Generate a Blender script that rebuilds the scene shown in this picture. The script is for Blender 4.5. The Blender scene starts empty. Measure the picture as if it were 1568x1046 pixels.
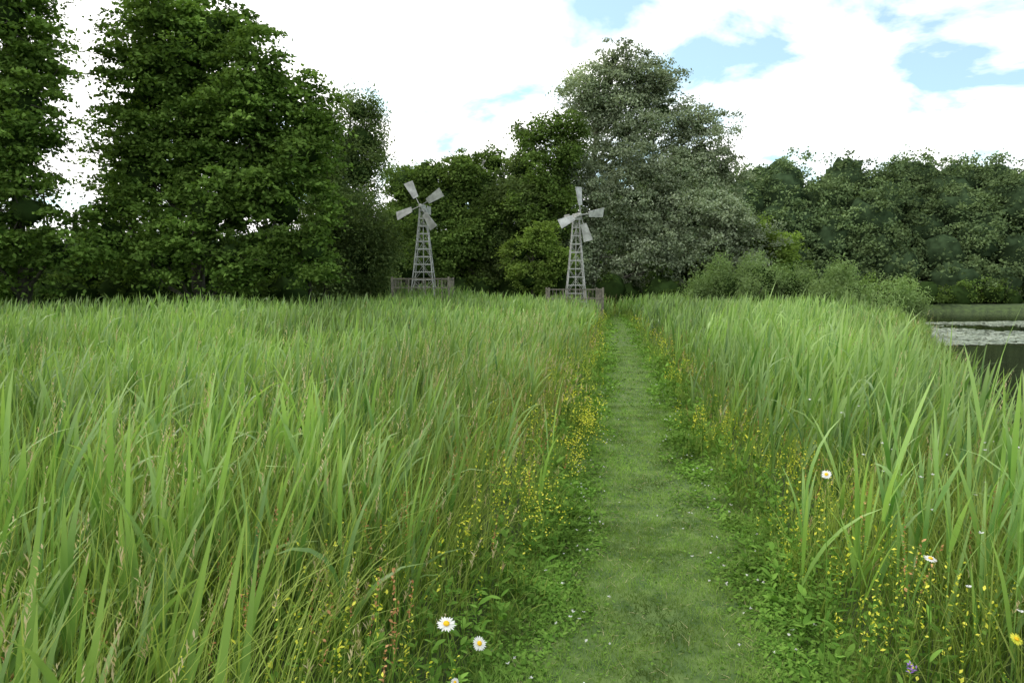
import bpy, bmesh, math, numpy as np, time
from mathutils import Vector, Matrix
T0=time.time()
R=np.random.default_rng(7)
scene=bpy.context.scene
col=scene.collection

# ------------------------------------------------------------------ helpers
def link(o): col.objects.link(o); return o

def sstep(a,b,x):
    t=np.clip((np.asarray(x,float)-a)/(b-a),0,1); return t*t*(3-2*t)

def path_cx(y):
    return np.interp(y,[-5,0,3,7.1,11.6,31,40,46,60],[-.2,.16,.66,1.29,2.0,4.7,5.8,6.0,6.0])+.04*np.sin(np.asarray(y,float)*.5)
def shore_x(y):
    return 1.0+0.535*np.asarray(y,float)+0.4*np.sin(np.asarray(y,float)*0.45)
def terrain(x,y):
    x=np.asarray(x,float); y=np.asarray(y,float)
    d=np.minimum(np.minimum((x-shore_x(y))*0.88, 66+1.2*np.sin(x*.21)-y), y-5)
    z=-1.35*sstep(-1.3,1.6,d)
    z=z+0.75*np.exp(-(((x+4.7)/3.2)**2+((y-38.5)/3.2)**2))
    z=z+0.06*np.sin(x*.7+1)*np.cos(y*.6)*sstep(0.8,3,np.abs(x-path_cx(y)))
    z=z+1.2*sstep(70,110,y)
    return z

def mesh_obj(name, V, F, mats, attrs=None, mi=None, smooth=False):
    V=np.ascontiguousarray(V,dtype=np.float32); F=np.ascontiguousarray(F,dtype=np.int32)
    me=bpy.data.meshes.new(name)
    me.vertices.add(len(V)); me.vertices.foreach_set("co",V.ravel())
    n=F.shape[0]; k=F.shape[1]
    me.loops.add(n*k); me.loops.foreach_set("vertex_index",F.ravel())
    me.polygons.add(n)
    me.polygons.foreach_set("loop_start",np.arange(0,n*k,k,dtype=np.int32))
    me.polygons.foreach_set("loop_total",np.full(n,k,dtype=np.int32))
    if mi is not None: me.polygons.foreach_set("material_index",np.ascontiguousarray(mi,dtype=np.int32))
    if smooth: me.polygons.foreach_set("use_smooth",np.ones(n,dtype=bool))
    for m in mats: me.materials.append(m)
    if attrs:
        for an,av in attrs.items():
            a=me.attributes.new(an,'FLOAT','POINT'); a.data.foreach_set("value",np.ascontiguousarray(av,dtype=np.float32))
    me.update(calc_edges=True)
    return link(bpy.data.objects.new(name,me))

class Acc:
    """accumulates quads"""
    def __init__(s): s.V=[];s.F=[];s.r=[];s.t=[];s.m=[];s.n=0
    def add(s,V,F,r,t,m):
        s.V.append(V); s.F.append(F+s.n); s.r.append(r); s.t.append(t); s.m.append(np.full(len(F),m)); s.n+=len(V)
    def build(s,name,mats,smooth=False):
        return mesh_obj(name,np.concatenate(s.V),np.concatenate(s.F),mats,{"rnd":np.concatenate(s.r),"t":np.concatenate(s.t)},np.concatenate(s.m),smooth)

def blades(acc,base,L,W,head,lean,curv,K=4,m=0,rnd=None,prof='reed',twist=None):
    N=len(base)
    if N==0: return
    L=np.broadcast_to(L,(N,)); W=np.broadcast_to(W,(N,)); head=np.broadcast_to(head,(N,))
    lean=np.broadcast_to(lean,(N,)); curv=np.broadcast_to(curv,(N,))
    s=np.linspace(0,1,K+1); sm=(s[1:]+s[:-1])/2
    th=lean[:,None]+curv[:,None]*sm[None]**1.4
    seg=(L/K)[:,None]
    r=np.concatenate([np.zeros((N,1)),np.cumsum(np.sin(th)*seg,1)],1)
    z=np.concatenate([np.zeros((N,1)),np.cumsum(np.cos(th)*seg,1)],1)
    hd=np.stack([np.cos(head),np.sin(head)],1)
    P=np.zeros((N,K+1,3)); P[...,0]=base[:,0,None]+hd[:,0,None]*r; P[...,1]=base[:,1,None]+hd[:,1,None]*r; P[...,2]=base[:,2,None]+z
    if twist is None: twist=R.uniform(-1.1,1.1,N)
    tw=twist[:,None]*(1-0.5*s[None])
    the=lean[:,None]+curv[:,None]*s[None]**1.4
    side=np.zeros((N,K+1,3))
    side[...,0]=-hd[:,1,None]*np.cos(tw)+hd[:,0,None]*np.cos(the)*np.sin(tw)
    side[...,1]= hd[:,0,None]*np.cos(tw)+hd[:,1,None]*np.cos(the)*np.sin(tw)
    side[...,2]=-np.sin(the)*np.sin(tw)
    if prof=='reed': w=np.minimum(1,.45+2.0*s)*(1-s**2.6)+.02
    elif prof=='oval': w=np.sin(np.pi*np.clip(s*0.94+0.04,0,1))**.7
    elif prof=='stem': w=np.ones(K+1)*(1-.4*s)
    else: w=1-s*.97
    w=w[None]*W[:,None]/2
    A=P-side*w[...,None]; B=P+side*w[...,None]
    V=np.stack([A,B],2).reshape(-1,3)
    i=np.arange(N)[:,None]*(2*(K+1))+np.arange(K)[None]*2
    F=np.stack([i,i+1,i+3,i+2],-1).reshape(-1,4)
    if rnd is None: rnd=R.random(N)
    acc.add(V,F,np.repeat(rnd,2*(K+1)),np.tile(np.repeat(s,2),N),m)

def leaves(acc,c,nrm,L,W,rnd,m=0):
    N=len(c)
    nrm=nrm/np.linalg.norm(nrm,axis=1,keepdims=True)
    a=R.normal(size=(N,3)); t=np.cross(nrm,a); t/=np.linalg.norm(t,axis=1,keepdims=True)+1e-9
    b=np.cross(nrm,t)
    L=np.broadcast_to(L,(N,))[:,None]/2; W=np.broadcast_to(W,(N,))[:,None]/2
    V=np.stack([c-t*L,c+b*W+t*L*.1-nrm*L*.15,c+t*L,c-b*W+t*L*.1-nrm*L*.15],1).reshape(-1,3)
    F=(np.arange(N)[:,None]*4+np.arange(4)[None])
    acc.add(V,F,np.repeat(rnd,4),np.tile([0,.5,1,.5],N),m)

def tube(acc,pts,rads,m=0,sides=7):
    pts=[np.array(p,float) for p in pts]; n=len(pts); V=[]
    for i,p in enumerate(pts):
        d=pts[min(i+1,n-1)]-pts[max(i-1,0)]; d/=np.linalg.norm(d)+1e-9
        u=np.cross(d,[0.3,1,.1]); 
        if np.linalg.norm(u)<.05: u=np.cross(d,[1,0,0])
        u/=np.linalg.norm(u); v=np.cross(d,u)
        for k in range(sides):
            a=2*math.pi*k/sides; V.append(p+rads[i]*(math.cos(a)*u+math.sin(a)*v))
    F=[]
    for i in range(n-1):
        for k in range(sides):
            k2=(k+1)%sides; F.append([i*sides+k,i*sides+k2,(i+1)*sides+k2,(i+1)*sides+k])
    acc.add(np.array(V),np.array(F),np.full(len(V),R.random()),np.zeros(len(V)),m)

def branch(acc,p0,p1,r0,r1,m=0,n=6,sag=0.0,wob=.12):
    p0=np.array(p0,float);p1=np.array(p1,float); L=np.linalg.norm(p1-p0)
    pts=[];rs=[]
    off=R.normal(size=3)*wob*L*.5
    for i in range(n+1):
        s=i/n
        p=p0*(1-s)+p1*s+off*math.sin(math.pi*s)+R.normal(size=3)*wob*.08*L*(0 if i in(0,n) else 1)
        p[2]+=sag*math.sin(math.pi*s)
        pts.append(p);rs.append(r0*(1-s)+r1*s)
    tube(acc,pts,rs,m,6 if r0<.12 else 9); return pts

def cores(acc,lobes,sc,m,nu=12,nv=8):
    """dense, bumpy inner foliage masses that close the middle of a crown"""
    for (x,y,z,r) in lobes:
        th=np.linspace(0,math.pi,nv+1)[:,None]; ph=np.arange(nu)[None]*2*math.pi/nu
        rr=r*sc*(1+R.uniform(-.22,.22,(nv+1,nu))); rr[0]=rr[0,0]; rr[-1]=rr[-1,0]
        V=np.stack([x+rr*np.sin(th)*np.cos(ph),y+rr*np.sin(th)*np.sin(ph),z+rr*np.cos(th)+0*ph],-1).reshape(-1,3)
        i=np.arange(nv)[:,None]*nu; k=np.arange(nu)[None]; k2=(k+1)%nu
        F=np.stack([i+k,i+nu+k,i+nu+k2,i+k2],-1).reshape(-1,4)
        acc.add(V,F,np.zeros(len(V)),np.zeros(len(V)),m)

# ------------------------------------------------------------------ materials
def nodes_of(mat):
    mat.use_nodes=True; nt=mat.node_tree; nt.nodes.clear(); return nt
def leafmat(name,c_dark,c_light,trans=.3,rough=.5,spec=.3,tip=None,nscale=.35,namp=.35,tr_gain=(1.3,1.35,.7),simple=False):
    m=bpy.data.materials.new(name); nt=nodes_of(m); N=nt.nodes; l=nt.links.new
    out=N.new('ShaderNodeOutputMaterial'); at=N.new('ShaderNodeAttribute'); at.attribute_name='rnd'
    rp=N.new('ShaderNodeValToRGB'); e=rp.color_ramp.elements
    e[0].color=(*c_dark,1); e[1].color=(*c_light,1); e[0].position=.05; e[1].position=.95
    l(at.outputs['Fac'],rp.inputs[0]); cur=rp.outputs[0]
    if tip:
        at2=N.new('ShaderNodeAttribute'); at2.attribute_name='t'
        mr=N.new('ShaderNodeMapRange'); mr.inputs[1].default_value=.35; mr.inputs[2].default_value=1; mr.inputs[3].default_value=0; mr.inputs[4].default_value=.7
        l(at2.outputs['Fac'],mr.inputs[0])
        mx=N.new('ShaderNodeMix'); mx.data_type='RGBA'; l(mr.outputs[0],mx.inputs[0]); l(cur,mx.inputs[6]); mx.inputs[7].default_value=(*tip,1); cur=mx.outputs[2]
    geo=N.new('ShaderNodeNewGeometry'); nz=N.new('ShaderNodeTexNoise'); nz.inputs['Scale'].default_value=nscale; nz.inputs['Detail'].default_value=1
    l(geo.outputs['Position'],nz.inputs['Vector'])
    mr=N.new('ShaderNodeMapRange'); mr.inputs[1].default_value=.3; mr.inputs[2].default_value=.7; mr.inputs[3].default_value=1-namp; mr.inputs[4].default_value=1+namp
    l(nz.outputs[0],mr.inputs[0])
    vm=N.new('ShaderNodeVectorMath'); vm.operation='SCALE'; l(cur,vm.inputs[0]); l(mr.outputs[0],vm.inputs['Scale']); cur=vm.outputs[0]
    if simple:
        pb=N.new('ShaderNodeBsdfDiffuse'); l(cur,pb.inputs[0])
        if trans<=0: l(pb.outputs[0],out.inputs[0]); return m
    else:
        pb=N.new('ShaderNodeBsdfPrincipled'); l(cur,pb.inputs['Base Color']); pb.inputs['Roughness'].default_value=rough; pb.inputs['Specular IOR Level'].default_value=spec
    vm2=N.new('ShaderNodeVectorMath'); vm2.operation='MULTIPLY'; l(cur,vm2.inputs[0]); vm2.inputs[1].default_value=tr_gain
    tr=N.new('ShaderNodeBsdfTranslucent'); l(vm2.outputs[0],tr.inputs[0])
    ms=N.new('ShaderNodeMixShader'); ms.inputs[0].default_value=trans; l(pb.outputs[0],ms.inputs[1]); l(tr.outputs[0],ms.inputs[2]); l(ms.outputs[0],out.inputs[0])
    return m
def plain(name,c1,c2,scale=5,rough=.7,metal=0,bump=.0,detail=6):
    m=bpy.data.materials.new(name); nt=nodes_of(m); N=nt.nodes; l=nt.links.new
    out=N.new('ShaderNodeOutputMaterial'); geo=N.new('ShaderNodeNewGeometry'); nz=N.new('ShaderNodeTexNoise'); nz.inputs['Scale'].default_value=scale; nz.inputs['Detail'].default_value=detail
    l(geo.outputs['Position'],nz.inputs['Vector']); rp=N.new('ShaderNodeValToRGB'); e=rp.color_ramp.elements
    e[0].position=.35;e[1].position=.65; e[0].color=(*c1,1); e[1].color=(*c2,1); l(nz.outputs[0],rp.inputs[0])
    pb=N.new('ShaderNodeBsdfPrincipled'); l(rp.outputs[0],pb.inputs['Base Color']); pb.inputs['Roughness'].default_value=rough; pb.inputs['Metallic'].default_value=metal
    if bump:
        bp=N.new('ShaderNodeBump'); bp.inputs['Strength'].default_value=bump; bp.inputs['Distance'].default_value=.02; l(nz.outputs[0],bp.inputs['Height']); l(bp.outputs[0],pb.inputs['Normal'])
    l(pb.outputs[0],out.inputs[0]); return m

M_bark=plain('bark',(.04,.035,.027),(.1,.09,.07),4,.9,bump=.6)
M_bark_pale=plain('pale_bark',(.12,.11,.085),(.27,.25,.2),3,.85,bump=.5)
M_ground=plain('soil_and_grass',(.03,.05,.012),(.07,.11,.025),3,.95,bump=.5)
M_path=plain('mown_turf',(.05,.1,.02),(.13,.2,.045),7,.95,bump=.6)
M_metal=plain('galvanised_metal',(.3,.3,.28),(.5,.5,.47),6,.55,metal=.1)
M_sail=plain('weathered_white_sail',(.33,.33,.31),(.6,.6,.57),3.5,.65)
M_wood=plain('weathered_wood',(.13,.12,.095),(.27,.24,.19),7,.85)

S=dict(simple=True)
L_maple=leafmat('leaf_maple',(.045,.09,.018),(.19,.3,.065),.28,nscale=.5,**S)
L_birch=leafmat('leaf_birch',(.08,.125,.045),(.18,.245,.08),.3,**S)
L_oak=leafmat('leaf_oak',(.065,.115,.028),(.175,.26,.062),.28,**S)
L_light=leafmat('leaf_ash',(.13,.205,.042),(.26,.36,.085),.35,**S)
L_poplar=leafmat('leaf_poplar',(.11,.155,.075),(.41,.47,.32),.22,**S)
L_far=leafmat('leaf_far_haze',(.08,.125,.055),(.2,.275,.115),.15,nscale=.12,namp=.28,**S)  # paler, greyer-blue greens: distance haze is mixed into the leaf colour
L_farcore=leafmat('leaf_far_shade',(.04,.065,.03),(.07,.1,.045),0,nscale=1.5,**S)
L_willow=leafmat('leaf_willow',(.13,.205,.065),(.27,.37,.155),.3,**S)
L_under=leafmat('leaf_undergrowth',(.05,.09,.02),(.13,.2,.048),.28,**S)
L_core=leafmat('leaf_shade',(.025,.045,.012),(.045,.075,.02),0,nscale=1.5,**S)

G_reed=leafmat('reed_leaf',(.075,.175,.034),(.255,.4,.1),.33,.4,.5,tip=(.31,.43,.14),nscale=.3,namp=.42)
G_grass=leafmat('grass_blade',(.1,.19,.03),(.31,.4,.08),.35,tip=(.4,.45,.15),nscale=.5,namp=.35,**S)
G_seed=leafmat('grass_seed',(.38,.31,.17),(.62,.53,.34),.3,namp=.2,**S)
G_turf=leafmat('turf_blade',(.1,.2,.035),(.27,.39,.1),.3,nscale=2.2,namp=.5,**S)
G_weed=leafmat('weed_leaf',(.08,.175,.028),(.2,.345,.065),.25,nscale=2,namp=.35,**S)
G_dock=leafmat('dock_seed',(.26,.12,.05),(.48,.28,.13),.2,**S)
G_yel=leafmat('yellow_petal',(.5,.53,.05),(.88,.82,.13),.3,namp=.1,**S)
G_white=leafmat('white_petal',(.75,.75,.72),(.85,.85,.82),.25,namp=.03,tr_gain=(1,1,1),**S)
G_purple=leafmat('purple_petal',(.25,.14,.45),(.4,.25,.6),.2,namp=.1,**S)
G_disc=leafmat('daisy_disc',(.7,.4,.02),(.85,.55,.04),.05,namp=.1,**S)
G_lily=leafmat('lily_pad',(.22,.26,.16),(.42,.46,.34),.05,.35,.5,nscale=.5,namp=.2)

# ------------------------------------------------------------------ ground
def axis(lo,hi,c,n):
    u=np.linspace(-1,1,n); k=5.2
    v=np.sinh(k*u)/math.sinh(k)
    return np.where(v<0,c+v*(c-lo),c+v*(hi-c))
gx=axis(-700,700,6,260); gy=axis(-300,900,24,280)
X,Y=np.meshgrid(gx,gy); Z=terrain(X,Y)
V=np.stack([X,Y,Z],-1).reshape(-1,3); nx=len(gx); ny=len(gy)
i=(np.arange(ny-1)[:,None]*nx+np.arange(nx-1)[None]).ravel()
F=np.stack([i,i+1,i+1+nx,i+nx],1)
mesh_obj('ground',V,F,[M_ground],smooth=True)
def PWf(y): return np.interp(y,[0,3,8,40],[.74,.7,.55,.5])
ys=np.arange(-3,41,.25); us=np.linspace(-1,1,7)
PV=[];
for y in ys:
    hw=float(PWf(y))+.1+.04*math.sin(y*2.1)+.03*math.sin(y*5.3)
    for u in us:
        x=float(path_cx(y))+u*hw; PV.append((x,y,float(terrain(x,y))+.012))
n=7; i=(np.arange(len(ys)-1)[:,None]*n+np.arange(n-1)[None]).ravel()
mesh_obj('mown_grass_path',np.array(PV),np.stack([i,i+1,i+1+n,i+n],1),[M_path],smooth=True)

# water
m=bpy.data.materials.new('pond_water'); nt=nodes_of(m); N=nt.nodes; l=nt.links.new
out=N.new('ShaderNodeOutputMaterial'); pb=N.new('ShaderNodeBsdfPrincipled'); pb.inputs['Base Color'].default_value=(.02,.022,.012,1); pb.inputs['Roughness'].default_value=.06; pb.inputs['IOR'].default_value=1.33
geo=N.new('ShaderNodeNewGeometry'); nz=N.new('ShaderNodeTexNoise'); nz.inputs['Scale'].default_value=2.2; nz.inputs['Detail'].default_value=4
l(geo.outputs['Position'],nz.inputs['Vector']); bp=N.new('ShaderNodeBump'); bp.inputs['Strength'].default_value=.25; bp.inputs['Distance'].default_value=.03
l(nz.outputs[0],bp.inputs['Height']); l(bp.outputs[0],pb.inputs['Normal']); l(pb.outputs[0],out.inputs[0])
WL=-.6
mesh_obj('pond_water',np.array([(3,3,WL),(160,3,WL),(160,72,WL),(3,72,WL)]),np.array([[0,1,2,3]]),[m])

# ------------------------------------------------------------------ trees
def crown(acc,lobes,n_leaf,leaf,per=45,rc=.55,flat=.45,aspect=.65,sub=9,droop=.25,m=1,up=1.0,inner=.25,spread=.5):
    Sx=[]
    for (x,y,z,r) in lobes:
        Sx.append((x,y,z,r*.8,.8))
        k=max(4,int(sub*r/2))
        d=R.normal(size=(k,3)); d/=np.linalg.norm(d,axis=1,keepdims=True)
        for q in d:
            rr=r*R.uniform(.3,.55); o=r*R.uniform(.6,.98)
            Sx.append((x+q[0]*o,y+q[1]*o,z+q[2]*o,rr,1))
    Sx=np.array(Sx); w=Sx[:,3]**2*Sx[:,4]; w/=w.sum()
    nc=int(n_leaf/per)
    idx=R.choice(len(Sx),nc,p=w); s=Sx[idx]
    d=R.normal(size=(nc,3)); d/=np.linalg.norm(d,axis=1,keepdims=True)
    rad=s[:,3]*np.where(R.random(nc)<inner,R.uniform(.2,.8,nc),R.uniform(.8,1.12,nc))
    C=s[:,:3]+d*rad[:,None]
    C=C[C[:,2]>.3]; nc=len(C)
    csz=rc*R.uniform(.55,1.35,nc)
    li=np.repeat(np.arange(nc),per)
    o=R.normal(size=(len(li),3))*spread
    rxy=np.hypot(o[:,0],o[:,1])
    P=C[li]+o*csz[li][:,None]*np.array([1,1,flat])
    P[:,2]-=droop*rxy*rxy*csz[li]
    nr=R.normal(size=(len(li),3))*.65; nr[:,2]+=up
    nr[:,:2]+=o[:,:2]*.5
    cr=R.random(nc)
    rnd=np.clip(.6*cr[li]+.4*R.random(len(li)),0,1)
    sz=leaf*R.uniform(.6,1.3,len(li))
    k=P[:,2]>.15
    leaves(acc,P[k],nr[k],sz[k],sz[k]*aspect,rnd[k],m)
    return C

def tree(name,trunk,H,r0,lobes,n_leaf,leaf,leafm,bark=None,twigs=60,lean=(0,0),core=0,**kw):
    acc=Acc(); x,y=trunk; z0=float(terrain(x,y))-.15
    top=np.array([x+lean[0],y+lean[1],H])
    pts=branch(acc,(x,y,z0),top,r0,r0*.2,0,12,wob=.06)
    pts=np.array(pts)
    hubs=[]
    for lb in lobes:
        c=np.array(lb[:3])
        h=max(z0+1.0,c[2]-1.2*np.hypot(c[0]-x,c[1]-y)*.6-lb[3]*.4)
        j=np.argmin(abs(pts[:,2]-min(h,H*.9)))
        branch(acc,pts[j],c,r0*.34*(1-.5*j/12),r0*.1,0,7,sag=.15)
        hubs.append((c,lb[3]))
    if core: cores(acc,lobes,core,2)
    C=crown(acc,lobes,n_leaf,leaf,m=1,**kw)
    for q in C[R.choice(len(C),min(twigs,len(C)),replace=False)]:
        dmin=min(hubs,key=lambda h:np.linalg.norm(h[0]-q))
        if np.linalg.norm(dmin[0]-q)<dmin[1]*1.8:
            branch(acc,dmin[0],q,r0*.1,.012,0,4)
    return acc.build(name,[bark or M_bark,leafm,L_core])

mk=dict(per=80,rc=.8,flat=.22,sub=14,droop=.38,up=.95,spread=.43,inner=.1)
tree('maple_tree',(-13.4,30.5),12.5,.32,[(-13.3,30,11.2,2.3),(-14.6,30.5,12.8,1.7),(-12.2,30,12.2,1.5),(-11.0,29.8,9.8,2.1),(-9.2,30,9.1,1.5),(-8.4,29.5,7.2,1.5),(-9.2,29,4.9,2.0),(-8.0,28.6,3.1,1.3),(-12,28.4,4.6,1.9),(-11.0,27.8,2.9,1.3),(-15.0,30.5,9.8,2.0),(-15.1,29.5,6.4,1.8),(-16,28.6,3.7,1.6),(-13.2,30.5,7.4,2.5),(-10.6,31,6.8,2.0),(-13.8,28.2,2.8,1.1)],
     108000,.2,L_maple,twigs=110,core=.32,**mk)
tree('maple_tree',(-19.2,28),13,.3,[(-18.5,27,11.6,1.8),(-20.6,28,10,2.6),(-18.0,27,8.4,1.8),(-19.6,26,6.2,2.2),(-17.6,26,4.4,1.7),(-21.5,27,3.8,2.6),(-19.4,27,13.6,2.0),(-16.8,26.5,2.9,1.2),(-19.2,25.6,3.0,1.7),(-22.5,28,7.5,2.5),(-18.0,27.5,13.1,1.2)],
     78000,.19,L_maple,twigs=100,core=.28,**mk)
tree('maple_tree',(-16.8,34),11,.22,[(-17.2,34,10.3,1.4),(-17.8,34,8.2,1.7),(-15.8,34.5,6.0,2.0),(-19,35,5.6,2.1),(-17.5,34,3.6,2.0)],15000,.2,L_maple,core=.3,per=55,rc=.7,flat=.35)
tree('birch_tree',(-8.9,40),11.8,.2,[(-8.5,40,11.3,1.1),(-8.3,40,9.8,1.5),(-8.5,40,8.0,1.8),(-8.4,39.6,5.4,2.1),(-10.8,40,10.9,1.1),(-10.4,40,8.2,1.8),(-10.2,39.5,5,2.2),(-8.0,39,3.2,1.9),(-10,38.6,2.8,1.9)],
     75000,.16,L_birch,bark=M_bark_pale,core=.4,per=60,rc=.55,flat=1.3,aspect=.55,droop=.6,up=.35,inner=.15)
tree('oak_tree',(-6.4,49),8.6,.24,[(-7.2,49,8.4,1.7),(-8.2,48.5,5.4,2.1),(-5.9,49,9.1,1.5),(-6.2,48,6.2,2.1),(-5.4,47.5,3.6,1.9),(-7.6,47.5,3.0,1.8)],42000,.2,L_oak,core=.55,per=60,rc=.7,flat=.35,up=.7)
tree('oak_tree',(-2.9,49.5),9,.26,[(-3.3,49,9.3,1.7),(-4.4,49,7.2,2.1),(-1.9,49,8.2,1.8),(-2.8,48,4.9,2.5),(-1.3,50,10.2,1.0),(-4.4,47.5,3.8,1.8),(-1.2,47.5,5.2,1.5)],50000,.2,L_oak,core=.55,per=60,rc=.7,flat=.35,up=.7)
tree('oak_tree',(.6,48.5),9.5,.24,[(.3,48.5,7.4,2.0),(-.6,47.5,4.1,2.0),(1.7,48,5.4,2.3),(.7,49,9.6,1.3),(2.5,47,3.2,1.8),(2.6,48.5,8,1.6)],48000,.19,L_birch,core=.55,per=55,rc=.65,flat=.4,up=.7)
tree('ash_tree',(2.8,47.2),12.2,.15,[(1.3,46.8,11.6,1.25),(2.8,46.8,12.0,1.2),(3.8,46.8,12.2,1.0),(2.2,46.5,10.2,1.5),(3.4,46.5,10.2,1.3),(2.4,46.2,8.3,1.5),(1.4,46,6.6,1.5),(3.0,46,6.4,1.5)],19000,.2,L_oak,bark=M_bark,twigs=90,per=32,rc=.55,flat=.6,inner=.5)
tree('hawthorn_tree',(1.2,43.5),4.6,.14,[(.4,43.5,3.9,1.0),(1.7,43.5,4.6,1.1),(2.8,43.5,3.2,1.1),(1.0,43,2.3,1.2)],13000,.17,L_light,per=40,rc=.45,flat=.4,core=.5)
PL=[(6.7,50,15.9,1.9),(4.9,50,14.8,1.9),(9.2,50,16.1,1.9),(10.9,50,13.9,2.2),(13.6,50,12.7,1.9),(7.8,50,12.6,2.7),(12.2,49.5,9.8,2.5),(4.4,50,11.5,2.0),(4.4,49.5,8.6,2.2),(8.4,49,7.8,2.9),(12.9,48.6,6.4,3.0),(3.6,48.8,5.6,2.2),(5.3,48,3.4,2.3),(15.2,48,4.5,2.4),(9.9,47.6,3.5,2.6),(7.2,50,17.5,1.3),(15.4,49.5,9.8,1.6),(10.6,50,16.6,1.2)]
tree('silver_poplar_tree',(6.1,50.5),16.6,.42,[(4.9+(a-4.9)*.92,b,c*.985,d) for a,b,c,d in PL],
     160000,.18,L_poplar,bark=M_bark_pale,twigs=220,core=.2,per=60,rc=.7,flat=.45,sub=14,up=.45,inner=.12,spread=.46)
tree('ash_tree',(17.0,50),6,.16,[(16.2,50,5.2,1.7),(17.8,50,4,1.7),(15.4,49,3.2,1.6)],16000,.22,L_light,core=.6,per=45,rc=.55,flat=.5)

# undergrowth along wood edge
acc=Acc(); lobes=[]
for x in np.arange(-30,19,1.5):
    yb= 31 if x<-9 else (41.5 if x<-6 else 44.5)
    lobes.append((x+R.uniform(-.6,.6),yb+R.uniform(0,2.5),R.uniform(.7,1.5),R.uniform(1.0,1.7)))
for x in np.arange(-30,20,2.6):
    yb= 37 if x<-11 else (46 if x<-6 else 53)
    lobes.append((x,yb,R.uniform(2,3.4),R.uniform(1.8,2.5)))
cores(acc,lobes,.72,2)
crown(acc,lobes,80000,.2,per=45,rc=.5,flat=.45,m=0,sub=8)
for i in range(60):
    x=R.uniform(-28,16); y=R.uniform(36,42) if x<-10 else R.uniform(50,56)
    branch(acc,(x,y,-.1),(x+R.uniform(-.6,.6),y,R.uniform(5,8)),R.uniform(.06,.16),.05,1,5)
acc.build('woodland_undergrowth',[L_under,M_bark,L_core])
# distant wood behind
acc=Acc(); lobes=[]
for x in np.arange(-90,22,3.6):
    for (yy,zz,rr) in ((62,2.2,2.6),(66,4.6,2.7)):
        lobes.append((x+R.uniform(-1,1),yy+R.uniform(-1.5,1.5),zz+R.uniform(-.6,.6),rr*R.uniform(.85,1.15)))
nl=len(lobes)
for x in np.arange(15,100,4.4):
    dip=1-.13*math.exp(-((x-37)/2.5)**2)+.004*max(0,x-45)
    for (yy,zz,rr) in ((75,2.2,2.9),(77.5,5.2,3.1),(81,8.6,3.5),(84,11.0,3.7),(88,13.5,3.2)):
        lobes.append((x+R.uniform(-2,2),yy+R.uniform(-1.2,1.2),(zz+R.uniform(-1.1,1.1))*dip,rr*R.uniform(.75,1.2)))
back=[(x,93,z,4.3) for x in np.arange(14,112,4.2) for z in (1.5,5.5,9.6)]
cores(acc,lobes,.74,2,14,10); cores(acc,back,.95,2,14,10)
crown(acc,lobes[:nl],45000,.34,per=36,rc=1.0,flat=.5,m=0,sub=7,inner=.0,up=.6)
crown(acc,lobes[nl:],330000,.36,per=45,rc=.95,flat=.5,m=0,sub=11,inner=.0,up=.65)
crown(acc,back,40000,.42,per=36,rc=1.1,flat=.5,m=0,sub=7,inner=.0,up=.5)
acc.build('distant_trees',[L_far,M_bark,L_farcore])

def shrub(name,lobes,n,leaf,mat,**kw):
    acc=Acc()
    for (x,y,z,r) in lobes:
        for k in range(5):
            branch(acc,(x+R.uniform(-.2,.2),y,float(terrain(x,y))-.1),(x+R.uniform(-r,r)*.8,y+R.uniform(-r,r)*.6,z+r*R.uniform(.2,.8)),.035,.01,1,4)
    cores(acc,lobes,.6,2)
    crown(acc,lobes,n,leaf,m=0,**kw); return acc.build(name,[mat,M_bark,L_core])
kw=dict(per=36,rc=.34,flat=1.4,aspect=.3,up=.25,droop=.1,sub=12)
shrub('willow_shrub',[(10.6,35,1.4,1.2),(12.2,35,1.8,1.3),(13.8,35,1.6,1.2),(11.3,33.5,.9,1.0),(9.6,35.5,1.1,.9)],32000,.16,L_willow,**kw)
shrub('willow_shrub',[(15.2,32.5,1.1,1.1),(16.8,32,1.0,1.0),(17.8,32.3,.7,.9),(14,31.5,.8,1.0),(15.9,31,.4,.9)],32000,.15,L_willow,**kw)
bl=[(x+R.uniform(-1,1),70+R.uniform(-1,1),R.uniform(.3,1.2),R.uniform(1.2,2.2)) for x in np.arange(26,80,2.4)]
shrub('waterside_shrubs',bl+[(56,69,1.6,2.2),(60,69,2.6,2.6),(57,70,4.5,2.4),(61,70,5.5,2.4)],42000,.28,L_oak,per=32,rc=.6,flat=.6,aspect=.5)

# ------------------------------------------------------------------ grass fields
def sample(y0,y1,dens,mask):
    xa=.8*y1+2.2; n=int(dens*(2*xa)*(y1-y0)); x=R.uniform(-xa,xa,n); y=R.uniform(y0,y1,n)
    k=(np.abs(x)<.8*y+2.2)&mask(x,y); x=x[k];y=y[k]
    return np.stack([x,y,terrain(x,y)],1)
def wob(y,a): return .10*np.sin(y*1.7+a)+.07*np.sin(y*4.1+2*a)+.05*np.sin(y*9+a)
def edge(x,y):
    s=x-path_cx(y); return np.where(s<0,-s+wob(y,0),s+wob(y,2))-PWf(y)+2*sstep(37.5,41,y)
def leftside(x,y): return x<path_cx(y)
def backlim(x): return np.interp(x,[-30,-9,-6,20],[26.5,27.5,40,44])
def land(x,y): return (x<shore_x(y)+.3)|(y<4.5)
def reedmask(x,y):
    e=edge(x,y); lim=np.where(leftside(x,y),.72,.42)+.2*np.sin(x*3+y*2)
    p=sstep(-.25,.35,e-lim)
    return (R.random(x.shape)<p)&(y<backlim(x))&land(x,y)
def patch(x,y): return .5+.25*np.sin(x*.55+1.3*np.sin(y*.33))+.25*np.sin(y*.47+1.1*np.sin(x*.41)+2)
def winddir(n,sp=1.0): return R.normal(.1,sp,n)

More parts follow.
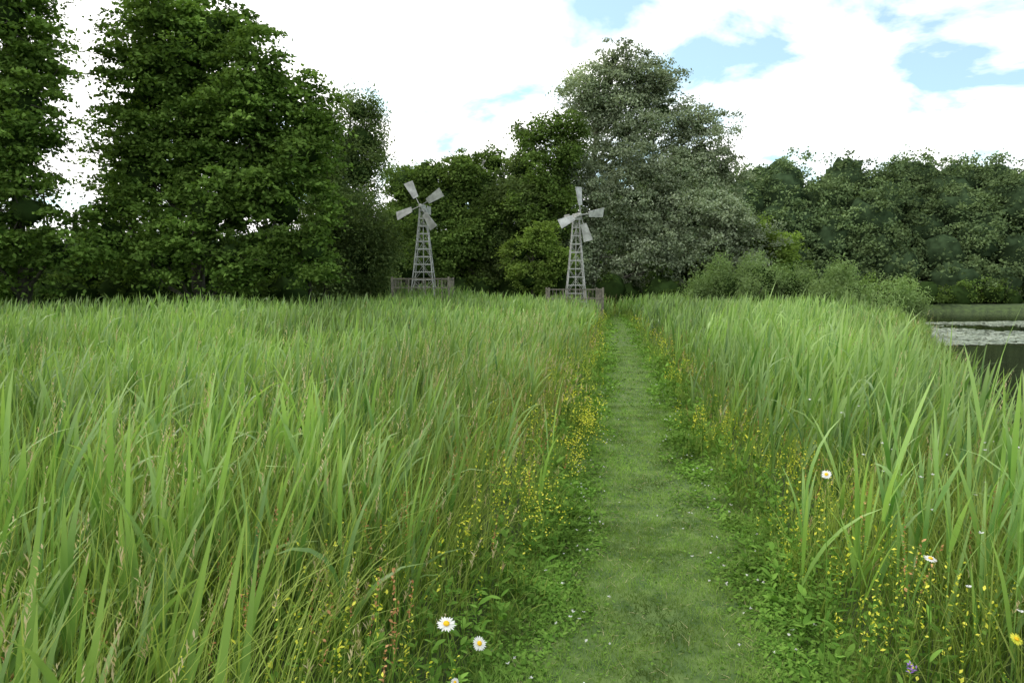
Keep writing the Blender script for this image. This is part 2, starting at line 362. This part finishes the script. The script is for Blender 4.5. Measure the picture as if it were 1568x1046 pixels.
acc=Acc()
def reeds(y0,y1,dens,nl,wmul,K):
    B=sample(y0,y1,dens,reedmask)
    x,y=B[:,0],B[:,1]; n=len(B)
    left=leftside(x,y); e=edge(x,y)
    H=np.where(left,1.12,1.33)*R.uniform(.6,1.2,n)*(.78+.35*patch(x,y))
    H*=np.where(left,.72+.28*sstep(.5,2.2,e),.84+.16*sstep(.3,1.0,e))
    H*=np.where(left,1,1-.5*sstep(-3.6,-.3,x-shore_x(y))*sstep(7,11,y))
    H+=np.where(left,.08*sstep(10,24,y)+.13*sstep(-5,-12,x)*sstep(12,24,y),0)
    spear=R.random(n)<np.where(left,.07,.16); spear&=(y<9)&(y>2.4); H=np.where(spear,H*np.where(left,1.14,1.24),H)
    ln=R.uniform(.02,.24,n); hd=winddir(n,.9)
    top_dir=np.stack([np.cos(hd)*np.sin(ln),np.sin(hd)*np.sin(ln),np.cos(ln)],1)
    pr=R.random(n)*.65+.3*patch(x,y)
    blades(acc,B,H*.85,.007*wmul,hd,ln,.05,K=2,prof='stem',rnd=pr)
    for j in range(nl):
        f=(.18+.72*(j+R.random(n))/nl)
        P=B+top_dir*(H*f*.82)[:,None]
        Lf=R.uniform(.3,.64,n)*np.where(f>.7,.9,1.0); wd=R.uniform(.01,.03,n)*wmul
        cv=R.uniform(.05,.8,n)*(1.4-.9*f)+(R.random(n)<.15)*R.uniform(.5,1.3,n)
        blades(acc,P,Lf,wd,winddir(n,1.25),R.uniform(.04,.42,n)*(1.3-.5*f),cv,K=K,rnd=np.clip(pr+R.uniform(-.3,.38,n),0,1))
reeds(1.45,4.5,50,6,1.05,5)
reeds(4.5,9,46,6,1.12,4)
reeds(9,18,30,5,1.45,3)
reeds(18,44,15,5,2.2,3)
nb=12
B=np.stack([R.normal(-1.1,.2,nb),R.normal(1.85,.16,nb),np.zeros(nb)],1)
blades(acc,B,R.uniform(.95,1.36,nb),R.uniform(.028,.042,nb),R.normal(.1,.6,nb),R.uniform(.03,.2,nb),R.uniform(.05,.4,nb),K=8,rnd=R.uniform(.3,.9,nb),twist=R.uniform(.7,1.5,nb))
print('reeds',acc.n,time.time()-T0)
acc.build('reed_bed',[G_reed])

acc=Acc()
def grassmask(lo,hi=99):
    def f(x,y):
        e=edge(x,y); return (e>lo)&(e<hi)&(y<backlim(x)+3)&land(x,y)
    return f
def fine(y0,y1,dens,wm,K,seeddens):
    B=sample(y0,y1,dens,grassmask(.04)); n=len(B); e=edge(B[:,0],B[:,1])
    L=(.14+.68*sstep(.0,.8,e))*R.uniform(.6,1.35,n)
    blades(acc,B,L,R.uniform(.003,.0085,n)*wm,winddir(n,1.6),R.uniform(0,.4,n),R.uniform(.1,1.4,n),K=K,rnd=np.clip(R.random(n)*.7+.3*patch(B[:,0]*2,B[:,1]*2),0,1))
    B=sample(y0,y1,seeddens,lambda x,y:grassmask(.2)(x,y)&(R.random(x.shape)<np.where(edge(x,y)<2.4,1.0,.3)*(.2+.8*patch(x*1.7+3,y*1.3)))); n=len(B)
    e=edge(B[:,0],B[:,1])
    H=(.5+.62*sstep(.2,1.4,e))*R.uniform(.7,1.2,n); ln=R.uniform(.02,.4,n); hd=winddir(n,1.0)
    blades(acc,B,H,.0028*wm,hd,ln,.12,K=2,prof='stem',rnd=R.random(n),m=0)
    d=np.stack([np.cos(hd)*np.sin(ln+.08),np.sin(hd)*np.sin(ln+.08),np.cos(ln+.08)],1)
    ns=14 if y1<10 else 6; cr=R.random(n)
    for j in range(ns):
        P=B+d*(H*(.82+.18*j/ns))[:,None]
        sc=(1.1-.75*j/ns)
        blades(acc,P,R.uniform(.018,.042,n)*sc*(1 if ns==14 else 1.8),R.uniform(.003,.007,n)*wm,R.uniform(0,6.28,n),R.uniform(.15,.6,n),.5,K=2,prof='oval',m=1,rnd=cr)
fine(1.3,4.5,640,1.0,4,54)
fine(4.5,9,240,1.3,4,40)
fine(9,18,80,2.1,3,19)
fine(18,46,24,3.4,2,5)
print('fine',acc.n,time.time()-T0)
acc.build('meadow_grass',[G_grass,G_seed])

acc=Acc()
def turf(y0,y1,dens,wm):
    n=int(dens*(y1-y0)*1.8); y=R.uniform(y0,y1,n); x=path_cx(y)+R.uniform(-.9,.9,n)
    B=np.stack([x,y,terrain(x,y)+.008],1); e=np.abs(x-path_cx(y))
    tuft=.5+.25*np.sin(x*9+2*np.sin(y*5))*np.sin(y*7+x*3)+.25*np.sin(x*21+3*np.sin(y*4))*np.sin(y*17+2*np.sin(x*8))
    L=R.uniform(.018,.045,n)*(1+1.8*sstep(-.1,.2,e-PWf(y)))*(.65+1.0*tuft)
    dry=R.random(n)<.025
    blades(acc,B[~dry],L[~dry],R.uniform(.002,.0045,(~dry).sum())*wm,R.uniform(0,6.28,(~dry).sum()),R.uniform(.1,1.0,(~dry).sum()),R.uniform(.1,.9,(~dry).sum()),K=2,prof='lin',rnd=np.clip(R.random((~dry).sum())*.55+.45*tuft[~dry],0,1))
    k=dry.sum(); blades(acc,B[dry]+np.array([0,0,.015]),L[dry]*1.3,.0018*wm,R.uniform(0,6.28,k),R.uniform(.9,1.5,k),.1,K=2,prof='lin',m=1)
turf(1.5,5,8000,1.25); turf(5,10,3600,1.8); turf(10,20,1100,3.0); turf(20,41,300,5)
acc.build('mown_turf',[G_turf,G_seed])

acc=Acc()
def weeds(y0,y1,dens,sm):
    n=int(dens*(y1-y0)*2); y=R.uniform(y0,y1,n); sd=np.where(R.random(n)<.5,-1,1)
    a=R.normal(-.08,.17,n); a=np.where(R.random(n)<.15,R.uniform(-.7,0,n),a)
    x=path_cx(y)+sd*(PWf(y)+a); e=edge(x,y)
    k=(e>-.75)&(R.random(n)<.06+.94*(.5+.5*np.sin(y*3.3+sd*2)*np.sin(x*7+y))**(1+1.5*(e<-.3)))
    x=x[k];y=y[k];e=e[k]; n=len(x)
    hmax=.014+.14*sstep(-.1,.3,e)
    B=np.stack([x,y,terrain(x,y)+.012+hmax*R.random(n)],1)
    L=R.uniform(.012,.03,n)*sm*np.where(e<-.25,.7,1)
    blades(acc,B,L,L*R.uniform(.6,.9,n),R.uniform(0,6.28,n),R.uniform(.7,1.5,n),R.uniform(0,.5,n),K=3,prof='oval',twist=R.uniform(-.4,.4,n))
weeds(1.6,5,6200,1.0); weeds(5,10,2400,1.35); weeds(10,20,520,2.2); weeds(20,40,100,4)
def tallweed(y0,y1,dens,lo,hi,sm=1):
    B=sample(y0,y1,dens,lambda x,y:(edge(x,y)>lo)&(edge(x,y)<hi)); n=len(B)
    H=R.uniform(.1,.42,n)
    blades(acc,B,H,.004*sm,R.uniform(0,6.28,n),.1,.1,K=2,prof='stem')
    for j in range(9):
        f=R.uniform(.2,1.,n); P=B.copy(); P[:,2]+=H*f
        L=R.uniform(.025,.075,n)*sm
        blades(acc,P,L,L*R.uniform(.3,.55,n),R.uniform(0,6.28,n),R.uniform(.6,1.4,n),R.uniform(.1,.8,n),K=4,prof='oval',twist=R.uniform(-.3,.3,n))
tallweed(1.6,6,75,-.05,.5); tallweed(6,16,26,.0,.45,1.4)
acc.build('low_weeds',[G_weed])

acc=Acc()
def spikes(y0,y1,dens,lo,hi,m,Hr,sz,num,cl=None,wm=1,f0=.68,sr=.0,side=0):
    def mkf(x,y):
        e=edge(x,y); k=(e>lo)&(e<hi)
        if side>0: k&=x>path_cx(y)
        if side<0: k&=x<path_cx(y)
        if cl is not None: k&=(np.sin(x*4.1+1)*np.sin(y*1.9+x)+.35*R.normal(size=x.shape))>cl
        return k
    B=sample(y0,y1,dens,mkf); n=len(B)
    if n==0: return
    H=R.uniform(*Hr,n); ln=R.uniform(0,.3,n); hd=winddir(n,1.5)
    blades(acc,B,H,.003*wm,hd,ln,.05,K=2,prof='stem',m=4)
    d=np.stack([np.cos(hd)*np.sin(ln),np.sin(hd)*np.sin(ln),np.cos(ln)],1)
    for j in range(num):
        f=f0+(1-f0)*(j+R.random(n))/num; P=B+d*(H*f)[:,None]+R.normal(0,1,(n,3))*sr
        L=R.uniform(.6,1.3,n)*sz
        blades(acc,P,L,L*.6,R.uniform(0,6.28,n),R.uniform(.3,1.4,n),.4,K=2,prof='oval',m=m if j%3 else (4 if m==0 else m))
    for j in range(5):
        f=R.uniform(.1,.65,n); P=B+d*(H*f)[:,None]; L=R.uniform(.025,.05,n)
        blades(acc,P,L,L*.3*wm,R.uniform(0,6.28,n),R.uniform(.6,1.2,n),.4,K=2,prof='oval',m=4)
spikes(1.8,6,46,.0,.6,0,(.2,.5),.015,14,.0,f0=.6,sr=.005)
spikes(2,7,56,.1,.75,0,(.35,.65),.018,14,-.1,f0=.6,sr=.006,side=1)
spikes(2,7,45,.2,.95,0,(.4,.7),.018,14,-.05,f0=.6,sr=.006,side=-1)
spikes(6,16,40,.0,.7,0,(.25,.6),.024,12,.0,wm=1.6,f0=.6,sr=.01)
spikes(16,34,12,.0,.8,0,(.35,.65),.042,8,.0,wm=2.5,f0=.6,sr=.02)
for (cx_,cy_,nn) in ((.5,5.6,18),(.78,7.3,22),(.15,4.3,14),(.7,6.6,12),(2.15,5.2,14)):
    B=np.stack([R.normal(cx_,.07,nn),R.normal(cy_,.14,nn),np.zeros(nn)],1); Hh=R.uniform(.3,.52,nn)
    blades(acc,B,Hh,.003,winddir(nn,1.5),R.uniform(0,.2,nn),.1,K=2,prof='stem',m=4)
    for j in range(18):
        P=B+np.stack([R.normal(0,.024,nn),R.normal(0,.024,nn),Hh+R.normal(0,.045,nn)],1); L=R.uniform(.009,.016,nn)
        blades(acc,P,L,L*.8,R.uniform(0,6.28,nn),R.uniform(.3,1.5,nn),.3,K=2,prof='oval',m=0)
spikes(1.8,8,15,.15,1.3,1,(.5,.8),.013,24,None)
spikes(8,18,4,.2,1.3,1,(.5,.8),.022,14,None,wm=1.5)
B=np.array([[1.32,2.3,0],[1.72,2.25,0],[1.66,2.05,0]],float); Hh=np.array([.42,.5,.4])
blades(acc,B,Hh,.004,0,.05,0,K=2,prof='stem',m=4)
for j in range(22):
    P=B+np.stack([R.normal(0,.007,3)+.02,R.normal(0,.007,3),Hh+R.normal(0,.009,3)],1)
    blades(acc,P,R.uniform(.01,.017,3),.006,R.uniform(0,6.28,3),R.uniform(.2,1.5,3),.3,K=2,prof='oval',m=3)
n=260; y=R.uniform(2,12,n); sd=np.where(R.random(n)<.5,-1,1); x=path_cx(y)+sd*(.5+R.normal(0,.17,n))
B=np.stack([x,y,terrain(x,y)],1)
blades(acc,B,.06,.002,0,.1,0,K=1,prof='stem',m=4)
for j in range(7):
    P=B+np.array([0,0,.06]); blades(acc,P,R.uniform(.007,.014,n),.007,R.uniform(0,6.28,n),R.uniform(.3,1.5,n),.2,K=2,prof='oval',m=2)
n=70; y=R.uniform(2.2,5,n); x=path_cx(y)+PWf(y)+R.uniform(.3,1.9,n); H=R.uniform(.5,.95,n); B=np.stack([x,y,terrain(x,y)],1)
blades(acc,B,H,.003,0,.03,0,K=2,prof='stem',m=4); B[:,2]+=H; B[:,0]+=H*.03
for j in range(5):
    blades(acc,B,R.uniform(.01,.016,n),.01,j*1.256,1.0,.3,K=2,prof='oval',m=2)
acc.build('wildflowers',[G_yel,G_dock,G_white,G_purple,G_weed])

def daisy(x,y,z,diam,tilt=(0,-.5),petm=None,name='oxeye_daisy'):
    acc=Acc(); g=float(terrain(x,y))
    pts=[(x+.04,y+.05,g),(x+.03,y+.03,g+(z-g)*.5),(x,y,z)]
    tube(acc,pts,[.0022,.002,.0016],0,5)
    for j in range(4):
        f=.15+.18*j; blades(acc,np.array([[x+.03,y+.03,g+(z-g)*f]]),.07,.014,R.uniform(0,6.28),.5,.7,K=4,prof='oval',m=0)
    np_=20; a=np.arange(np_)*2*math.pi/np_+R.uniform(-.05,.05,np_)
    r=diam/2; b2=Acc()
    base=np.stack([np.cos(a)*r*.2,np.sin(a)*r*.2,np.zeros(np_)],1)
    blades(b2,base,r*.82*R.uniform(.85,1.08,np_),r*.26,a,R.uniform(1.35,1.6,np_),.2,K=4,prof='oval',m=1,twist=R.uniform(-.2,.2,np_))
    V=[];F=[]
    for i in range(5):
        ph=i/4*math.pi/2
        for k in range(12): V.append((math.cos(ph)*r*.34*math.cos(k*math.pi/6),math.cos(ph)*r*.34*math.sin(k*math.pi/6),math.sin(ph)*r*.2+.003))
    for i in range(4):
        for k in range(12): F.append([i*12+k,i*12+(k+1)%12,(i+1)*12+(k+1)%12,(i+1)*12+k])
    b2.add(np.array(V),np.array(F),R.random(len(V)),np.zeros(len(V)),2)
    Vv=np.concatenate(b2.V); rot=np.array((Matrix.Rotation(tilt[0],3,'Y')@Matrix.Rotation(-tilt[1],3,'X')))
    Vv=Vv@rot.T+np.array([x,y,z])
    acc.add(Vv,np.concatenate(b2.F),np.concatenate(b2.r),np.concatenate(b2.t),0); acc.m[-1]=np.concatenate(b2.m)
    acc.build(name,[G_weed,petm or G_white,G_disc])
daisy(-.215,2.25,.6,.064,(.1,-.35)); daisy(-.105,2.2,.56,.048,(.5,-.7))
daisy(1.26,2.8,.95,.042,(-.6,-.6)); daisy(1.42,2.35,.78,.045,(.1,-.2))
daisy(-.18,2.15,.46,.028,(.5,-1.0)); daisy(1.58,2.15,.6,.042,(.2,-.6),G_yel,'yellow_wildflower')

# lily pads
acc=Acc(); n=9500
y=R.uniform(27,52,n); x=y*R.uniform(.52,.98,n)
k=(x>shore_x(y)+.6)&((np.sin(x*.5+y*.25)+np.sin(y*.42+1)+R.normal(0,.4,n))>-.5)&(y<44+.25*(x-20))&(y>28+.12*(x-18))
x=x[k];y=y[k];n=len(x); r=R.uniform(.1,.24,n); a=R.uniform(0,6.28,n); Sg=12
ang=a[:,None]+np.linspace(.15,6.13,Sg+1)[None]
zt=WL+.008+R.random(n)*.02
rim=np.stack([x[:,None]+r[:,None]*np.cos(ang),y[:,None]+r[:,None]*np.sin(ang),np.repeat((zt)[:,None],Sg+1,1)+R.normal(0,.008,(n,Sg+1))],-1)
cen=np.stack([x,y,zt],1)[:,None,:]
V=np.concatenate([cen,rim],1).reshape(-1,3); o=np.arange(n)[:,None]*(Sg+2); j=np.arange(0,Sg,2)[None]
F=np.stack([np.broadcast_to(o,(n,Sg//2)),o+1+j,o+2+j,o+3+j],-1).reshape(-1,4)
acc.add(V,F,np.repeat(R.random(n),Sg+2),np.zeros(len(V)),0); acc.build('water_lilies',[G_lily])

# ------------------------------------------------------------------ windmills
def beam(bm,a,b,w,h=None,mi=0):
    a=Vector(a);b=Vector(b); h=h or w; d=b-a; L=d.length
    q=d.to_track_quat('Z','Y').to_matrix().to_4x4()
    r=bmesh.ops.create_cube(bm,size=1,matrix=Matrix.Translation((a+b)/2)@q@Matrix.Diagonal((w,h,L,1)))
    for v in r['verts']:
        for f in v.link_faces: f.material_index=mi
def finish(bm,name,mats,parent=None,bev=0):
    me=bpy.data.meshes.new(name); bm.to_mesh(me); bm.free()
    for mm in mats: me.materials.append(mm)
    o=link(bpy.data.objects.new(name,me))
    if parent: o.parent=parent
    if bev:
        md=o.modifiers.new('bevel','BEVEL'); md.width=bev; md.segments=2
    return o
def windmill(x,y,zt,bw,tw,yaw,rotdeg,tail):
    z0=float(terrain(x,y)); emp=link(bpy.data.objects.new('windmill',None)); emp.location=(x,y,z0); H=zt-z0
    bm=bmesh.new(); c=[(-1,-1),(1,-1),(1,1),(-1,1)]
    def hw(z): return (bw*(1-z/H)**1.1+tw*(1-(1-z/H)**1.1))/2
    lv=np.concatenate([[0],np.linspace(.5,H,12)])
    for i in range(len(lv)-1):
        a,b=lv[i],lv[i+1]
        for k in range(4):
            beam(bm,(c[k][0]*hw(a),c[k][1]*hw(a),a),(c[k][0]*hw(b),c[k][1]*hw(b),b),.042)
            k2=(k+1)%4
            beam(bm,(c[k][0]*hw(b),c[k][1]*hw(b),b),(c[k2][0]*hw(b),c[k2][1]*hw(b),b),.04)
            if i%3==0 and i+3<len(lv):
                b2=lv[i+3]
                beam(bm,(c[k][0]*hw(a)*.98,c[k][1]*hw(a)*.98,a),(c[k2][0]*hw(b2)*.98,c[k2][1]*hw(b2)*.98,b2),.016)
                beam(bm,(c[k2][0]*hw(a)*1.02,c[k2][1]*hw(a)*1.02,a),(c[k][0]*hw(b2)*1.02,c[k][1]*hw(b2)*1.02,b2),.016)
    beam(bm,(0,0,.1),(0,0,H+.1),.04)
    finish(bm,'tower',[M_metal],emp)
    Rm=Matrix.Translation((0,0,H))@Matrix.Rotation(yaw,4,'Z')
    bm=bmesh.new()
    beam(bm,(0,0,-.05),(0,0,.1),.36,.36); beam(bm,(0,.22,.2),(0,-.26,.2),.17,.2); beam(bm,(0,-.26,.2),(0,-.42,.2),.07)
    bmesh.ops.create_cone(bm,cap_ends=True,segments=14,radius1=.12,radius2=.07,depth=.12,matrix=Matrix.Translation((0,-.42,.2))@Matrix.Rotation(math.pi/2,4,'X'))
    if tail:
        beam(bm,(0,.2,.22),(.0,1.0,.12),.045); 
        beam(bm,(0,.9,-.12),(0,.9,.32),.03,.5)
    bm.transform(Rm); finish(bm,'head',[M_metal],emp,.01)
    for n_,ad in enumerate(rotdeg):
        bm=bmesh.new(); a=math.radians(ad)
        beam(bm,(.05,0,0),(1.32,0,0),.045,.035)
        v=[(.48,-.15),(1.37,-.25),(1.41,.25),(.48,.15)]
        T=.02; low=[bm.verts.new((p[0],-.04,p[1])) for p in v]; up=[bm.verts.new((p[0],-.04-T,p[1])) for p in v]
        bm.faces.new(low[::-1]).material_index=1; bm.faces.new(up).material_index=1
        for k in range(4): bm.faces.new((low[k],low[(k+1)%4],up[(k+1)%4],up[k])).material_index=1
        for xx in (.6,.93,1.26): beam(bm,(xx,-.0,-.14-.1*(xx-.5)),(xx,-.0,.14+.1*(xx-.5)),.03,.025)
        bm.transform(Matrix.Rotation(math.radians(18),4,'X'))
        bm.transform(Rm@Matrix.Translation((0,-.42,.2))@Matrix.Rotation(-a,4,'Y'))
        bmesh.ops.recalc_face_normals(bm,faces=bm.faces)
        finish(bm,'sail_%d'%(n_+1),[M_metal,M_sail],emp)
    return emp
windmill(-4.7,38,5.7,1.35,.34,math.radians(-14),(118,30,-56,202),True)
windmill(3.3,37,5.15,1.2,.32,math.radians(28),(98,8,203,-70),True)
def fence(cx,cy,w,d,zt):
    bm=bmesh.new(); z0=float(terrain(cx,cy))-.1; c=[(cx-w/2,cy-d/2),(cx+w/2,cy-d/2),(cx+w/2,cy+d/2),(cx-w/2,cy+d/2)]
    for k in range(4):
        a=c[k]; b=c[(k+1)%4]
        beam(bm,(a[0],a[1],z0-.3),(a[0],a[1],zt+.06),.09)
        for z in (zt-.04,zt-.5,zt-1.0): beam(bm,(a[0],a[1],z),(b[0],b[1],z),.05,.04)
        n=int(math.hypot(b[0]-a[0],b[1]-a[1])/.17)
        for i in range(1,n):
            s=i/n; px=a[0]*(1-s)+b[0]*s; py=a[1]*(1-s)+b[1]*s
            beam(bm,(px,py,z0-.2),(px,py,zt),.014 if i%5 else .05)
    finish(bm,'wooden_fence',[M_wood])
fence(-4.7,38,2.9,2.9,2.15); fence(3.2,37,2.7,2.7,1.6)

# ------------------------------------------------------------------ light, sky, camera
el,az=math.radians(52),math.radians(-50)
sd=Vector((math.sin(az)*math.cos(el),math.cos(az)*math.cos(el),math.sin(el)))
sl=bpy.data.lights.new('sun','SUN'); sl.energy=1.0; sl.angle=math.radians(16); sl.color=(1,.96,.87)
so=link(bpy.data.objects.new('sun',sl)); so.rotation_euler=sd.to_track_quat('Z','Y').to_euler()
w=bpy.data.worlds.new('World'); scene.world=w; w.use_nodes=True; nt=w.node_tree; nt.nodes.clear(); N=nt.nodes; l=nt.links.new
try: w.cycles.sampling_method='NONE'
except Exception as ex: print(ex)
out=N.new('ShaderNodeOutputWorld'); sky=N.new('ShaderNodeTexSky'); sky.sky_type='NISHITA'; sky.sun_disc=False; sky.sun_elevation=el; sky.sun_rotation=az
tint=N.new('ShaderNodeVectorMath'); tint.operation='MULTIPLY'; tint.inputs[1].default_value=(.8,1.25,1.18); l(sky.outputs[0],tint.inputs[0])
b1=N.new('ShaderNodeBackground'); b1.inputs[1].default_value=.15; l(tint.outputs[0],b1.inputs[0])
b2=N.new('ShaderNodeBackground'); b2.inputs[0].default_value=(1,.99,.965,1); b2.inputs[1].default_value=1.95
tc=N.new('ShaderNodeTexCoord'); sp=N.new('ShaderNodeSeparateXYZ'); l(tc.outputs['Generated'],sp.inputs[0])
ad=N.new('ShaderNodeMath'); ad.operation='ADD'; ad.inputs[1].default_value=.3; l(sp.outputs[2],ad.inputs[0])
mx0=N.new('ShaderNodeMath'); mx0.operation='MAXIMUM'; mx0.inputs[1].default_value=.05; l(ad.outputs[0],mx0.inputs[0])
cb=N.new('ShaderNodeCombineXYZ')
for k in (0,1):
    dv=N.new('ShaderNodeMath'); dv.operation='DIVIDE'; l(sp.outputs[k],dv.inputs[0]); l(mx0.outputs[0],dv.inputs[1]); l(dv.outputs[0],cb.inputs[k])
nz=N.new('ShaderNodeTexNoise'); nz.inputs['Scale'].default_value=3.0; nz.inputs['Detail'].default_value=6; nz.inputs['Roughness'].default_value=.56; nz.inputs['Distortion'].default_value=.3
mp=N.new('ShaderNodeMapping'); mp.inputs['Location'].default_value=(3.1,1.7,0); l(cb.outputs[0],mp.inputs[0]); l(mp.outputs[0],nz.inputs['Vector'])
sx=N.new('ShaderNodeMath'); sx.operation='MULTIPLY_ADD'; l(sp.outputs[0],sx.inputs[0]); sx.inputs[1].default_value=-.13; l(nz.outputs[0],sx.inputs[2])
mr=N.new('ShaderNodeMapRange'); mr.inputs[1].default_value=.37; mr.inputs[2].default_value=.55; mr.inputs[3].default_value=.18; mr.inputs[4].default_value=1; l(sx.outputs[0],mr.inputs[0])
ms=N.new('ShaderNodeMixShader'); l(mr.outputs[0],ms.inputs[0]); l(b1.outputs[0],ms.inputs[1]); l(b2.outputs[0],ms.inputs[2]); l(ms.outputs[0],out.inputs[0])

cam=bpy.data.cameras.new('camera'); cam.lens=25; cam.sensor_width=36; cam.clip_end=3000; cam.clip_start=.05
co=link(bpy.data.objects.new('camera',cam)); co.location=(0,0,1.7); co.rotation_euler=(math.radians(90-4.4),0,0); scene.camera=co
scene.view_settings.view_transform='Standard'; scene.view_settings.look='None'; scene.view_settings.exposure=0
print('done',time.time()-T0)
